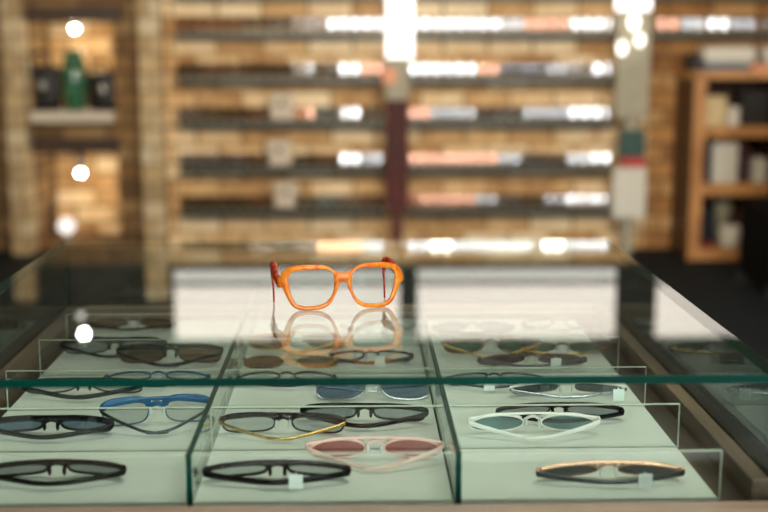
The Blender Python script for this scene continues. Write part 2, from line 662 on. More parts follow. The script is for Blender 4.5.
# the glued glass tray grid: boards, dividers and cross panes move together
DIV = (-0.1622, 0.0992)
TX0, TX1 = -0.426, 0.3575
TY0, TY1 = 1.1125, 1.905
PITCH = 0.1547
tray = empty('tray_grid', (0, 1.5, DECK_Z), 'glass partition grid with three white boards lying inside the counter', 'display tray')
cols = ((TX0, DIV[0] - 0.003), (DIV[0] + 0.003, DIV[1] - 0.003), (DIV[1] + 0.003, TX1))
for a, b in cols:
    part(obj('white_board', bx(a, b - 0.0015, TY0, TY1, DECK_Z, BOARD_Z, bev=0.0006), M['board']), tray)
for x in DIV:
    p_ = pane('long_divider', x - 0.003, x + 0.003, TY0, TY1, DECK_Z, PT, 'x', M['pane'], M['edge_dark'], None)
    part(p_, tray)
for k in range(5):
    y = TY0 + PITCH * k
    for a, b in cols:
        part(pane('cross_pane', a, b, y, y + 0.004, BOARD_Z, PT, 'y', M['pane'], M['edge_light'], None), tray)

# ------------------------------------------------------------------ spectacles inside the counter
CG = 'sunglasses laid out in the glass tray'
m = M
N_ = 'sunglasses'
T = case_pair
# front row
T(N_, 'black sunglasses with smoky lenses alone in the front left tray compartment', -8, 129, 492, 462, m['black'], m['black'], m['l_smoke'], brow=0.0028, rim=0.0022, arm_h=0.0034, group=CG)
T(N_, 'black sunglasses with white price tag in the front middle tray compartment', 200, 342, 491, 461, m['black'], m['black'], m['l_palegrey'], d=0.022, brow=0.0025, rim=0.0024, arm_h=0.0038, price=0.14, group=CG)
T(N_, 'pale rose sunglasses with pink lenses, front middle tray compartment', 312, 446, 474, 437, m['rose'], m['rose'], m['l_pink'], d=0.03, kind='oval', brow=0.0018, rim=0.0017, arm_h=0.0026, group=CG)
T(N_, 'rose gold and black sunglasses with pale tag in front right compartment', 534, 678, 490, 468, m['rosegold'], m['gun'], m['l_dark'], d=0.02, kind='oval', brow=0.0022, rim=0.0015, arm_h=0.003, price=0.2, tagmat=m['clearplastic'], group=CG)
# second row
T(N_, 'black sunglasses with blue grey lenses at far left of second tray row', -14, 111, 444, 417, m['black'], m['black'], m['l_blue'], d=0.024, brow=0.004, rim=0.0022, arm_h=0.0034, group=CG)
T(N_, 'sunglasses with broad blue brow and thin dark arms in second tray row', 104, 212, 438, 398, m['blue'], m['gun'], m['l_palegrey'], d=0.035, brow=0.0042, rim=0.0012, arm_h=0.0022, yaw=R(9), group=CG)
T(N_, 'dark tortoise sunglasses with gold arms, second row middle column', 222, 346, 444, 414, m['tort'], m['gold'], m['l_palegrey'], d=0.022, brow=0.0032, rim=0.0016, arm_h=0.0022, yaw=R(-3), group=CG)
T(N_, 'large black sunglasses behind the tortoise pair, second row middle column', 303, 427, 432, 405, m['black'], m['black'], m['l_smoke'], d=0.026, brow=0.0034, rim=0.002, arm_h=0.0035, yaw=R(-4), kind='square', group=CG)
T(N_, 'white framed sunglasses with teal lenses in second row right column', 463, 600, 444, 413, m['white'], m['white'], m['l_teal'], d=0.026, kind='oval', brow=0.002, rim=0.0017, arm_h=0.003, group=CG)
T(N_, 'black sunglasses behind the white framed pair, second row right column', 492, 622, 428, 407, m['black'], m['black'], m['l_smoke'], d=0.024, brow=0.003, rim=0.0018, arm_h=0.003, group=CG)
# third row
T(N_, 'black sunglasses with heavy arms in third row left column', 12, 138, 403, 379, m['black'], m['black'], m['l_palegrey'], d=0.024, kind='aviator', brow=0.0025, rim=0.0016, arm_h=0.0035, group=CG)
T(N_, 'thin blue framed glasses behind black pair, third row left column', 108, 212, 391, 381, m['blue'], m['navy'], m['l_clear'], d=0.022, kind='oval', rim=0.0014, arm_h=0.002, group=CG)
T(N_, 'slim dark glasses with silver bar in third row middle column', 236, 334, 391, 381, m['gun'], m['navy'], m['l_clear'], d=0.02, kind='oval', rim=0.0013, arm_h=0.002, group=CG)
T(N_, 'silver framed sunglasses with navy lenses in third row middle column', 316, 430, 403, 381, m['silver'], m['silver'], m['l_blue'], mode='front', kind='aviator', rim=0.0012, arm_h=0.0018, group=CG)
T(N_, 'gunmetal glasses with white tag in third row right column', 446, 540, 393, 383, m['gun'], m['gun'], m['l_palegrey'], d=0.02, kind='square', rim=0.0014, arm_h=0.0022, price=-0.08, group=CG)
T(N_, 'white rimmed sunglasses with black lenses in third row right column', 508, 622, 403, 383, m['white'], m['silver'], m['l_dark'], d=0.022, kind='wayfarer', brow=0.0016, rim=0.0014, arm_h=0.0022, price=0.4, group=CG)
# fourth row
T(N_, 'black browline sunglasses with tilted lenses, fourth row left column', 54, 160, 361, 339, m['black'], m['black'], m['l_smoke'], d=0.022, brow=0.004, rim=0.0018, arm_h=0.003, group=CG)
T(N_, 'black sunglasses with brown lenses at right of fourth row left column', 120, 224, 370, 345, m['black'], m['tort'], m['l_brown'], d=0.02, brow=0.0032, rim=0.0018, arm_h=0.003, group=CG)
T(N_, 'gold rimmed amber sunglasses below orange glasses, fourth row middle column', 250, 346, 356, 332, m['gold'], m['gold'], m['l_brown'], d=0.02, kind='aviator', rim=0.0012, arm_h=0.0018, group=CG)
T(N_, 'rimless brown lens sunglasses nearest in fourth row middle column', 238, 334, 371, 358, m['gold'], m['gold'], m['l_brown'], mode='front', kind='oval', rim=0.0009, arm_h=0.0016, group=CG)
T(N_, 'dark brown folded glasses with white tag in fourth row middle column', 330, 412, 369, 351, m['tort'], m['tort'], m['l_clear'], d=0.02, kind='square', rim=0.0018, arm_h=0.003, price=0.1, wrange=(0.1, 0.15), group=CG)
T(N_, 'honey tortoise sunglasses with gold arms in fourth row right column', 442, 538, 361, 337, m['tortlight'], m['gold'], m['l_green'], d=0.024, kind='round', brow=0.0026, rim=0.0022, arm_h=0.0022, group=CG)
T(N_, 'plum brown sunglasses at right of fourth row right column', 518, 604, 360, 342, m['brownred'], m['gold'], m['l_green'], d=0.02, kind='oval', rim=0.002, arm_h=0.0022, group=CG)
T(N_, 'low red brown sunglasses at near edge of fourth row right column', 472, 588, 371, 363, m['brownred'], m['gun'], m['l_purple'], d=0.014, kind='oval', rim=0.0015, arm_h=0.0022, price=0.2, group=CG)
# fifth row
T(N_, 'brown lens sunglasses in the rear left tray compartment', 92, 178, 334, 318, m['tort'], m['black'], m['l_brown'], d=0.02, kind='oval', rim=0.0014, arm_h=0.0022, group=CG)
T(N_, 'slim silver glasses in the rear middle tray compartment', 350, 424, 336, 326, m['silver'], m['silver'], m['l_clear'], d=0.02, kind='oval', rim=0.0012, arm_h=0.0018, group=CG)
T(N_, 'dark glasses at left of the rear right tray compartment', 432, 512, 338, 327, m['gun'], m['black'], m['l_smoke'], d=0.02, kind='oval', rim=0.0014, arm_h=0.002, group=CG)
T(N_, 'dark glasses at right of the rear right tray compartment', 520, 596, 335, 325, m['gun'], m['gun'], m['l_clear'], d=0.02, kind='square', rim=0.0013, arm_h=0.002, group=CG)


# ------------------------------------------------------------------ the orange spectacles on the glass top
def polar(poly, c, n=56):
    """radius of a polygon seen from c at n angles"""
    out = []
    for k in range(n):
        t = 2 * PI * k / n
        d = (math.cos(t), math.sin(t))
        best = 0
        for i in range(len(poly)):
            x1, y1 = poly[i][0] - c[0], poly[i][1] - c[1]
            x2, y2 = poly[(i + 1) % len(poly)][0] - c[0], poly[(i + 1) % len(poly)][1] - c[1]
            ex, ey = x2 - x1, y2 - y1
            den = d[0] * ey - d[1] * ex
            if abs(den) < 1e-9:
                continue
            r = (x1 * ey - y1 * ex) / den
            q = (x1 * d[1] - y1 * d[0]) / den
            if r > 0 and -1e-6 <= q <= 1 + 1e-6:
                best = max(best, r)
        out.append(best)
    for _ in range(2):
        out = [(out[k - 1] + 2 * out[k] + out[(k + 1) % n]) / 4 for k in range(n)]
    return out


def orange_pair():
    base = ground(343.3, 309.5, TOP_Z)
    root = empty('eyeglasses', base, 'chunky orange marbled eyeglasses standing open on the glass counter top', 'glasses')
    # millimetres from the middle of the bridge line, left lens; z from the glass
    sc_ = 1.255 / 6.4 / 1000.0

    def cv(p):
        return ((p[0] - 533) * sc_, (458 - p[1]) * sc_)
    inner = [cv(p) for p in [(203, 250), (222, 222), (290, 212), (420, 208), (458, 216), (482, 250), (484, 300), (466, 368), (430, 412), (380, 430), (300, 434), (244, 420), (216, 350), (205, 290)]]
    outer = [cv(p) for p in [(150, 262), (152, 236), (178, 208), (222, 188), (280, 180), (400, 178), (446, 190), (480, 222), (512, 250), (512, 296), (494, 340), (470, 396), (440, 434), (390, 454), (290, 459), (232, 446), (196, 388), (168, 320)]]
    c = cv((345, 320))
    ri, ro = polar(inner, c), polar(outer, c)
    n = len(ri)
    half = 0.074
    fb = bmesh.new()

    def wrap(x):
        return 0.010 * (x / half) ** 2
    for side in (-1, 1):
        rings = []
        for k in range(n):
            t = 2 * PI * k / n
            rm, rh = (ri[k] + ro[k]) / 2, (ro[k] - ri[k]) / 2
            ring = []
            for j in range(10):
                a = 2 * PI * (j + 0.5) / 10
                ca, sa = math.cos(a), math.sin(a)
                ca = math.copysign(abs(ca) ** 0.65, ca)
                sa = math.copysign(abs(sa) ** 0.65, sa)
                r = rm + rh * ca
                x = c[0] + r * math.cos(t)
                z = c[1] + r * math.sin(t)
                ring.append(fb.verts.new((-side * x, wrap(x) + 0.0027 * sa + 0.02 * z, z)))
            rings.append(ring)
        for k in range(n):
            a, b = rings[k], rings[(k + 1) % n]
            for j in range(10):
                fb.faces.new((a[j], a[(j + 1) % 10], b[(j + 1) % 10], b[j]))
        # hinge block behind the outer rim
        hp = [Vector((side * 0.0712, wrap(0.07) + 0.002, 0.0345)), Vector((side * 0.0738, wrap(0.07) + 0.007, 0.0335)), Vector((side * 0.0742, wrap(0.07) + 0.012, 0.033))]
        sweep(fb, hp, 0.006, 0.0034)
    zb = (458 - 262) * sc_
    bpth = smooth_path([Vector((-0.0105, 0.0022, zb + 0.001)), Vector((-0.005, 0.0012, zb + 0.0005)), Vector((0, 0.001, zb + 0.0012)), Vector((0.005, 0.0012, zb + 0.0005)), Vector((0.0105, 0.0022, zb + 0.001))], 4)
    sweep(fb, bpth, lambda t: 0.0050 + 0.003 * abs(t - 0.5) * 2, 0.0027, seg=10)
    obj('frame_front', fb, M['orange'], root, True)['label'] = 'orange marbled front'
    for side in (-1, 1):
        lb = bmesh.new()
        fr, bk = [], []
        f0 = lb.verts.new((-side * c[0], wrap(c[0]) - 0.0014 + 0.02 * c[1], c[1]))
        b0 = lb.verts.new((-side * c[0], wrap(c[0]) - 0.0007 + 0.02 * c[1], c[1]))
        for k in range(n):
            t = 2 * PI * k / n
            r = ri[k] + 0.0004
            x, z = c[0] + r * math.cos(t), c[1] + r * math.sin(t)
            fr.append(lb.verts.new((-side * x, wrap(x) - 0.0008 + 0.02 * z, z)))
            bk.append(lb.verts.new((-side * x, wrap(x) + 0.0007 + 0.02 * z, z)))
        for k in range(n):
            j = (k + 1) % n
            lb.faces.new((f0, fr[j], fr[k]))
            lb.faces.new((b0, bk[k], bk[j]))
            lb.faces.new((fr[k], fr[j], bk[j], bk[k]))
        crease(lb, fr, bk)
        obj('lens', lb, M['l_ar'], root, True)
        ab = bmesh.new()
        y0 = wrap(0.07) + 0.008
        ox = side * 0.0742
        pts = [Vector((ox, y0, 0.032)), Vector((ox + side * 0.001, y0 + 0.03, 0.0365)), Vector((ox - side * 0.001, y0 + 0.06, 0.0405)),
               Vector((ox - side * 0.002 - 0.001, y0 + 0.076, 0.039)), Vector((ox - side * 0.003 - 0.003, y0 + 0.073, 0.029)), Vector((ox - side * 0.004 - 0.005, y0 + 0.055, 0.014)), Vector((ox - side * 0.005 - 0.008, y0 + 0.034, 0.0016))]
        sweep(ab, smooth_path(pts, 6), lambda t: 0.006 if t < 0.48 else max(0.0018, 0.006 - 0.0095 * (t - 0.48)), lambda t: 0.0036 if t < 0.5 else max(0.0012, 0.0036 - 0.009 * (t - 0.5)), seg=10)
        obj('temple_arm', ab, M['redarm'], root, True)['label'] = 'red marbled arm'
        pb = bmesh.new()
        ellipsoid(pb, (side * 0.0085, 0.006, 0.0285), 0.0022, 0.004, 0.006, 12, 8)
        obj('nose_pad', pb, M['orange'], root, True)
    root.rotation_euler = (0, 0, R(10.5))
    root.location.z = TOP_Z
    root.location.z += TOP_Z - min_z(root) + 0.0002
    return root


orange_pair()

# ------------------------------------------------------------------ the shop: shell
WY = 7.30                       # face of the brick wall
CEIL = 2.95
M['brick'] = brick_mat('tan brick wall', srgb(140, 92, 42), srgb(244, 226, 190), srgb(150, 120, 80))
M['brickshade'] = brick_mat('shaded brick', srgb(48, 34, 20), srgb(150, 122, 82), srgb(84, 66, 44))  # shade round the niches painted in as a darker brick
M['brickpale'] = brick_mat('pale cream brick', srgb(128, 110, 80), srgb(206, 196, 170), srgb(146, 130, 102))
M['floor'] = plain('dark slate floor', srgb(9, 19, 25), 0.8, vary=0.2, scale=4, Specular_IOR_Level=0.2)
M['plaster'] = plain('warm plaster', srgb(205, 196, 180), 0.9, vary=0.05, scale=3)
M['darkplaster'] = plain('brown plaster', srgb(96, 78, 58), 0.9, vary=0.2, scale=5)
M['beam'] = wood_mat('dark beam', srgb(38, 26, 16), srgb(70, 50, 32), (4, 30, 30))
X0, X1 = -2.9, 3.4
YR = -3.4

# niche openings in the left of the wall, from picture positions
nA0, nA1 = onY(30, 22, WY), onY(116, 112, WY)
nB0, nB1 = onY(34, 152, WY), onY(116, 244, WY)
nx0, nx1 = nA0.x, nA1.x
wb = bmesh.new()
pier_split = onY(150, 120, WY).x
box(wb, X0, nx0, WY, WY + 0.55, 0, CEIL)
box(wb, nx1, pier_split, WY, WY + 0.55, 0, CEIL)
mid_split = onY(648, 120, WY).x
box(wb, pier_split, mid_split, WY, WY + 0.55, 0, CEIL)
box(wb, mid_split, X1, WY, WY + 0.55, 0, CEIL)
box(wb, nx0, nx1, WY, WY + 0.55, nA0.z, CEIL)
box(wb, nx0, nx1, WY, WY + 0.55, nB0.z, nA1.z)
box(wb, nx0, nx1, WY, WY + 0.55, 0, nB1.z)
box(wb, nx0, nx1, WY + 0.45, WY + 0.55, nB1.z, nA0.z)
M['brickhalfshade'] = brick_mat('half shaded brick', srgb(104, 64, 28), srgb(188, 150, 100), srgb(110, 82, 50))  # weaker light on the right of the wall painted into the brick tone
wob = obj('wall_back', wb, [M['brick'], M['brickshade'], M['brickhalfshade']])
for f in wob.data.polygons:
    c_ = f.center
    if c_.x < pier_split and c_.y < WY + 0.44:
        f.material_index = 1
    elif c_.x > mid_split:
        f.material_index = 2
tag(wob, 'tan brick rear wall with shelves and two lit niches', 'wall', kind='structure')
tag(obj('floor', bx(X0, X1, YR, WY + 0.6, -0.1, 0), M['floor']), 'dark slate shop floor', 'floor', kind='structure')
tag(obj('ceiling', bx(X0, X1, YR, WY + 0.6, CEIL, CEIL + 0.1), M['plaster']), 'plain ceiling', 'ceiling', kind='structure')
tag(obj('wall_left', bx(X0 - 0.1, X0, YR, WY + 0.6, 0, CEIL), M['darkplaster']), 'brown left wall', 'wall', kind='structure')
tag(obj('wall_right', bx(X1, X1 + 0.1, YR, WY + 0.6, 0, CEIL), M['darkplaster']), 'brown right wall', 'wall', kind='structure')
# front wall with a wide shop window (behind the photographer)
WX0, WX1, WZ0, WZ1 = -0.55, 3.2, 0.85, 2.7
fw = bmesh.new()
box(fw, X0, WX0, YR - 0.15, YR, 0, CEIL)
box(fw, WX1, X1, YR - 0.15, YR, 0, CEIL)
box(fw, WX0, WX1, YR - 0.15, YR, 0, WZ0)
box(fw, WX0, WX1, YR - 0.15, YR, WZ1, CEIL)
tag(obj('wall_front', fw, M['darkplaster']), 'shop front wall around a wide window', 'wall', kind='structure')
M['daylight'] = emit('daylight window', (0.93, 0.97, 1.0, 1), 13.0)
win = tag(obj('window_1', bx(WX0, WX1, YR - 0.10, YR - 0.08, WZ0, WZ1), M['daylight']), 'wide bright shop window', 'window', kind='structure')
wf = bmesh.new()
for x in (WX0 + 0.03, WX0 + 1.28, WX0 + 2.52, WX1 - 0.03):
    box(wf, x - 0.03, x + 0.03, YR - 0.07, YR - 0.01, WZ0, WZ1)
tag(obj('trim_1', wf, M['white']), 'white shop window mullions', 'trim', kind='structure')
# dark bulkhead over the shelves
M['bulk'] = plain('dark bulkhead', srgb(22, 21, 18), 0.9, vary=0.2, scale=4)
tag(obj('trim_7', bx(X0, X1, WY - 0.06, WY, 1.945, CEIL), M['bulk']), 'dark bulkhead band over the shelves', 'bulkhead', kind='structure')
# pale piers
PIER_Z = 2 * TOP_Z - onY(384, 298, WY - 0.16).z
p0, p1 = onY(141, 120, WY - 0.16), onY(162, 120, WY - 0.16)
tag(obj('trim_2', bx(p0.x, p1.x, WY - 0.16, WY, 0, PIER_Z), M['brickpale']), 'pale cream brick pier beside the left shelves', 'pier', kind='structure')
p0, p1 = onY(6, 120, WY - 0.16), onY(25, 120, WY - 0.16)
tag(obj('trim_3', bx(p0.x, p1.x, WY - 0.16, WY, 0, PIER_Z), M['brickpale']), 'pale brick pier at the far left', 'pier', kind='structure')
q0, q1 = onY(30, 112, WY - 0.1), onY(120, 122, WY - 0.1)
tag(obj('trim_4', bx(nx0, nx1, WY - 0.10, WY + 0.3, q1.z, q0.z), M['plaster']), 'pale ledge under the upper niche', 'ledge', kind='structure')
q0, q1 = onY(30, 6, WY - 0.06), onY(120, 22, WY - 0.06)
tag(obj('trim_5', bx(nx0, nx1 + 0.05, WY - 0.06, WY, q1.z, q0.z), M['beam']), 'dark beam above the upper niche', 'beam', kind='structure')
q0, q1 = onY(90, 138, WY - 0.06), onY(134, 153, WY - 0.06)
tag(obj('trim_6', bx(nx0, nx1 + 0.02, WY - 0.06, WY, q1.z, q0.z), M['beam']), 'dark beam above the lower niche', 'beam', kind='structure')

# ------------------------------------------------------------------ wall shelves and the spectacles on them
M['card'] = plain('warm white card', srgb(196, 186, 170), 0.7, vary=0.02)
M['shelfglass'] = plain('olive grey shelf', srgb(58, 60, 48), 0.4, vary=0.1)
M['lightbox'] = emit('lit header panel', (1.0, 0.87, 0.77, 1), 1.8)
M['lightstrip'] = emit('lit header strip', (1.0, 0.93, 0.84, 1), 1.15)
SF = WY - 0.17
bays = [('left', 178, 384), ('middle', 408, 614), ('right', 650, 800)]
rowpx = [31, 76, 120, 166, 208]
pz = lambda py: onY(384, py, SF).z
rowz = [pz(p) for p in rowpx]
step_ = (rowz[0] - rowz[-1]) / 4
rowz = [rowz[0] + step_ * 1.7, rowz[0] + step_ * 0.86] + rowz
ORD = ['first', 'second', 'third', 'fourth', 'fifth', 'sixth', 'seventh', 'eighth', 'ninth', 'tenth']
SHN = ['upper hidden', 'upper hidden', 'top', 'second', 'third', 'fourth', 'lowest']

PAL = {
    'dark': (M['black'], M['l_dark'], 'black'), 'navy': (M['navy'], M['l_blue'], 'navy'), 'brown': (M['tort'], M['l_brown'], 'brown'),
    'coat': (M['gun'], M['l_mirrordim'], 'grey'), 'rose': (M['rosegold'], M['l_mirrorpink'], 'rose'), 'white': (M['white'], M['l_mirror'], 'white'),
    'teal': (M['blue'], M['l_teal'], 'blue'), 'silver': (M['silver'], M['l_mirrordim'], 'silver'), 'tl': (M['tortlight'], M['l_brown'], 'amber')}
protos = {}


def shelf_pair(key, loc, yaw, pitch, label, group):
    fr, ln, _ = PAL[key]
    if key not in protos:
        r = make_glasses('glasses_on_shelf', label, group, 0.122, 0.068, 0.0, 1, 0.03, fr, fr, ln, pose='open', rim=0.0045, brow=0.0055, arm_h=0.005, wrapk=0.0006, pads=False, bulge=0.0002)
        protos[key] = r
    else:
        src = protos[key]
        r = src.copy()
        COL.objects.link(r)
        for ch in src.children:
            c = ch.copy()
            COL.objects.link(c)
            c.parent = r
        r['label'] = label
        r['group'] = group
    r.location = loc
    r.rotation_euler = (pitch, 0, yaw)
    return r


ROWS = {  # by bay and row: what stands there, left to right
    ('left', 0): 'brown dark dark silver coat silver rose rose white'.split(),
    ('left', 1): 'tl dark dark brown silver white coat silver white'.split(),
    ('left', 2): 'tl tl tl brown coat silver white white white'.split(),
    ('left', 3): 'dark brown brown dark dark silver dark white rose'.split(),
    ('left', 4): 'navy dark dark brown dark rose teal white coat'.split(),
    ('left', 5): 'navy navy navy brown brown dark brown white silver'.split(),
    ('left', 6): 'dark dark dark brown brown dark teal coat brown'.split(),
    ('middle', 0): 'white white white white white white white white white'.split(),
    ('middle', 1): 'rose white white silver white silver coat white silver'.split(),
    ('middle', 2): 'white white white white silver rose rose white white'.split(),
    ('middle', 3): 'white white white rose navy navy coat silver white'.split(),
    ('middle', 4): 'rose coat coat navy navy coat coat white white'.split(),
    ('middle', 5): 'rose rose rose rose coat navy coat silver white'.split(),
    ('middle', 6): 'rose rose rose coat navy dark coat white white'.split(),
    ('right', 0): 'white silver white silver coat white'.split(),
    ('right', 1): 'white silver coat silver white coat'.split(),
    ('right', 2): 'rose silver white coat silver white'.split(),
}
cards = {('left', 4): 282, ('left', 5): 278, ('left', 6): 285}

for bn, a, b in bays:
    xa, xb = onY(a, 100, SF).x, onY(b, 100, SF).x
    for ri_, z in enumerate(rowz):
        if bn == 'right' and ri_ > 2:
            continue
        sh = tag(obj('wall_shelf', bx(xa, xb, SF, WY - 0.002, z - 0.045, z, bev=0.002), M['shelfglass']),
                 '%s shelf of the %s bay on the brick wall' % (('%s visible' % SHN[ri_]) if ri_ > 1 else ('highest' if ri_ == 0 else 'second highest'), bn), 'shelf', 'wall shelves')
        items = ROWS[(bn, ri_)] if ri_ != 1 else []    # nothing of this shelf shows
        n = max(1, len(items))
        card = cards.get((bn, ri_))
        for i, key in enumerate(items):
            x = xa + (xb - xa) * (i + 0.5) / n if bn != 'right' else xa + 0.09 + 0.15 * i
            if card and abs(proj((x, SF + 0.05, z))[0] - card) < 17:
                continue
            xr = x * 2.45
            # a bit of tilt so that some lenses catch the window behind the photographer
            ztgt = random.uniform(0.9, 2.2)
            zz = z + 0.03
            eye = CAM_Z if ri_ else 2 * TOP_Z - CAM_Z      # the highest row shows only mirrored in the counter
            need = math.atan2(ztgt - zz - (zz - eye) / SF * (SF - YR), SF - YR) / 2
            bright = key == 'white' or key == 'rose' or (key in ('silver', 'coat') and random.random() < 0.75)
            pit = -need * 1.0 if bright else random.uniform(-0.01, 0.01)
            pit = max(-0.09, min(0.12, pit))
            yw = random.uniform(-0.02, 0.02)
            if bright and 2.48 * x > 2.8:
                yw -= (2.48 * x - 2.4) / 21.0
            lab = '%s glasses, %s from left on the %s shelf of %s wall bay' % (PAL[key][2], ORD[i], ('topmost' if ri_ == 0 else 'next to topmost') if ri_ < 2 else SHN[ri_], bn)
            shelf_pair(key, (x, SF + 0.014, z + 0.0075), yw, pit, lab, 'glasses on the wall shelves')
        if card:
            c0 = onY(card, 100, SF + 0.03)
            kb = bmesh.new()
            box(kb, c0.x - 0.07, c0.x + 0.07, SF + 0.02, SF + 0.04, z + 0.001, z + 0.155, bev=0.0095)
            co = tag(obj('sign_card', kb, M['card']), 'white rounded card with a dark dot on the %s shelf of left bay' % SHN[ri_], 'sign', 'white cards on the left shelves')
            db = bmesh.new()
            ellipsoid(db, (c0.x, SF + 0.019, z + 0.095), 0.015, 0.003, 0.02)
            obj('dark_dot', db, M['blackmat'], co, True)
    if bn != 'x':
        # lit header above the bay
        mz = lambda py: 2 * TOP_Z - onY(384, py, WY - 0.11).z
        hx0, hx1 = {'left': (174, 400), 'middle': (417, 616), 'right': (656, 800)}[bn]
        hx0, hx1 = onY(hx0, 300, WY - 0.11).x, onY(hx1, 300, WY - 0.11).x
        zs0, zs1, zp0, zp1 = mz(268.5), mz(280.5), mz(285.5), mz(337)
        hd = empty('lit_header', (0.5 * (hx0 + hx1), WY - 0.1, zs0), 'backlit white header panel above the %s shelf bay' % bn, 'lightbox', 'lit headers above the shelves')
        part(obj('header_case', bx(hx0, hx1, WY - 0.10, WY - 0.002, zs0, zp1 + 0.01), M['bulk']), hd)
        part(obj('light_strip', bx(hx0 + 0.005, hx1 - 0.005, WY - 0.112, WY - 0.10, zs0 + 0.004, zs1), M['lightstrip']), hd)
        part(obj('light_panel', bx(hx0 + 0.005, hx1 - 0.005, WY - 0.112, WY - 0.10, zp0, zp1), M['lightbox']), hd)

# ------------------------------------------------------------------ columns between the bays
M['lit_white'] = emit('lit white sign', (1.0, 0.98, 0.94, 1), 2.6)
M['greypanel'] = plain('grey panel', srgb(150, 146, 128), 0.6)
M['maroon'] = plain('dark maroon panel', srgb(70, 16, 16), 0.7, vary=0.4, scale=6)
M['salmon'] = plain('salmon patch', srgb(216, 150, 118), 0.6)
M['tealdark'] = plain('dark teal panel', srgb(24, 62, 56), 0.5)
M['red'] = plain('red strip', srgb(176, 52, 52), 0.5)
M['offwhite'] = plain('off white panel', srgb(200, 199, 190), 0.6, vary=0.04)
M['bulb'] = emit('warm bulb', (1.0, 0.93, 0.82, 1), 3.5)


def rect(px0, px1, py0, py1, Y, dpt):
    a, b = onY(px0, py0, Y), onY(px1, py1, Y)
    return bx(a.x, b.x, Y, Y + dpt, b.z, a.z, bev=0.003)


cy = WY - 0.30
c0 = onY(397, 212, cy)
colm = empty('sign_column', (c0.x, cy, 0), 'tall sign column between left and middle bays, glowing white top over dark maroon', 'display column')
part(obj('lit_panel', rect(387, 413, -40, 58, cy, 0.05), M['lit_white']), colm)
part(obj('grey_panel', rect(385, 409, 58.5, 100, cy, 0.05), M['greypanel']), colm)
part(obj('maroon_panel', rect(386, 408, 100.5, 211, cy, 0.05), M['maroon']), colm)
part(obj('salmon_label', rect(382, 396, 68, 84, cy - 0.012, 0.01), M['salmon']), colm)
part(obj('base_post', bx(c0.x - 0.03, c0.x + 0.03, cy + 0.01, cy + 0.04, 0.0, onY(397, 212, cy).z), M['maroon']), colm)
cc = onY(630, 200, cy)
col2 = empty('poster_column', (cc.x, cy, 0), 'tall poster column between middle and right bays, white top and pale foot panel', 'display column')
part(obj('lit_panel', rect(619, 651, -40, 10, cy, 0.05), M['lit_white']), col2)
part(obj('pale_panel', rect(618, 648, 10.5, 118, cy + 0.01, 0.03), M['greypanel']), col2)
part(obj('teal_panel', rect(620, 645, 130, 157, cy, 0.05), M['tealdark']), col2)
part(obj('red_strip', rect(622, 646, 158, 167, cy, 0.05), M['red']), col2)
part(obj('foot_panel', rect(614, 645, 168, 218, cy, 0.05), M['offwhite']), col2)
part(obj('base_post', bx(cc.x - 0.03, cc.x + 0.03, cy + 0.05, cy + 0.08, 0.0, onY(630, 0, cy).z), M['greypanel']), col2)
lb_ = bmesh.new()
for px, py, r in ((634, 22, 0.03), (622, 48, 0.026), (640, 40, 0.024)):
    q = onY(px, py, cy - 0.03)
    ellipsoid(lb_, q, r, r, r * 1.5)
part(obj('glass_bulb', lb_, M['bulb'], None, True), col2)

# ------------------------------------------------------------------ niches on the left
M['greenglass'] = plain('green glass', srgb(70, 128, 98), 0.1, vary=0.3, Transmission_Weight=0.5)
M['darkleather'] = plain('black leather', srgb(8, 9, 10), 0.5, vary=0.3)
M['lamp_white'] = emit('niche bulb', (1.0, 0.92, 0.78, 1), 60.0)
M['lamp_soft'] = emit('table lamp globe', (1.0, 0.93, 0.84, 1), 1.4)
M['steel'] = plain('brushed steel', srgb(160, 158, 150), 0.35, 0.9)
NY = WY + 0.18
ledge_z = onY(30, 112, WY - 0.1).z
for px, py, which in ((75, 29, 'upper'), (81, 173, 'lower')):
    q = onY(px, py, WY + 0.10)
    roof = nA0.z if which == 'upper' else nB0.z
    L_ = empty('niche_spotlight', (q.x, q.y, roof), 'small glowing spotlight in the %s wall niche at left' % which, 'lamp', 'niche spotlights')
    hb = bmesh.new()
    lathe(hb, [(0.02, 0.0), (0.034, -max(0.012, roof - q.z - 0.03)), (0.030, -max(0.02, roof - q.z - 0.022)), (0.012, -0.008)], (0, 0, 0), 20)
    obj('lamp_housing', hb, M['steel'], L_, True)
    gb = bmesh.new()
    ellipsoid(gb, (0, -0.01, q.z - roof), 0.02, 0.02, 0.015)
    obj('bulb', gb, M['lamp_white'], L_, True)
    ld = bpy.data.lights.new('niche_light', 'POINT')
    ld.energy = 2.6
    ld.color = (1.0, 0.84, 0.58)
    ld.shadow_soft_size = 0.05
    lo = bpy.data.objects.new('niche_light', ld)
    COL.objects.link(lo)
    lo.location = (q.x + 0.06, q.y + 0.08, q.z - 0.08)

# things in the upper niche
g0 = onY(76, 112, NY - 0.1)
vb = bmesh.new()
lathe(vb, [(0.055, 0.0), (0.065, 0.02), (0.075, 0.12), (0.078, 0.22), (0.065, 0.29), (0.05, 0.33), (0.055, 0.36)], (g0.x, NY - 0.1, ledge_z + 0.001))
tag(obj('vase', vb, M['greenglass'], None, True), 'green glass vase under the upper niche spotlight', 'vase')


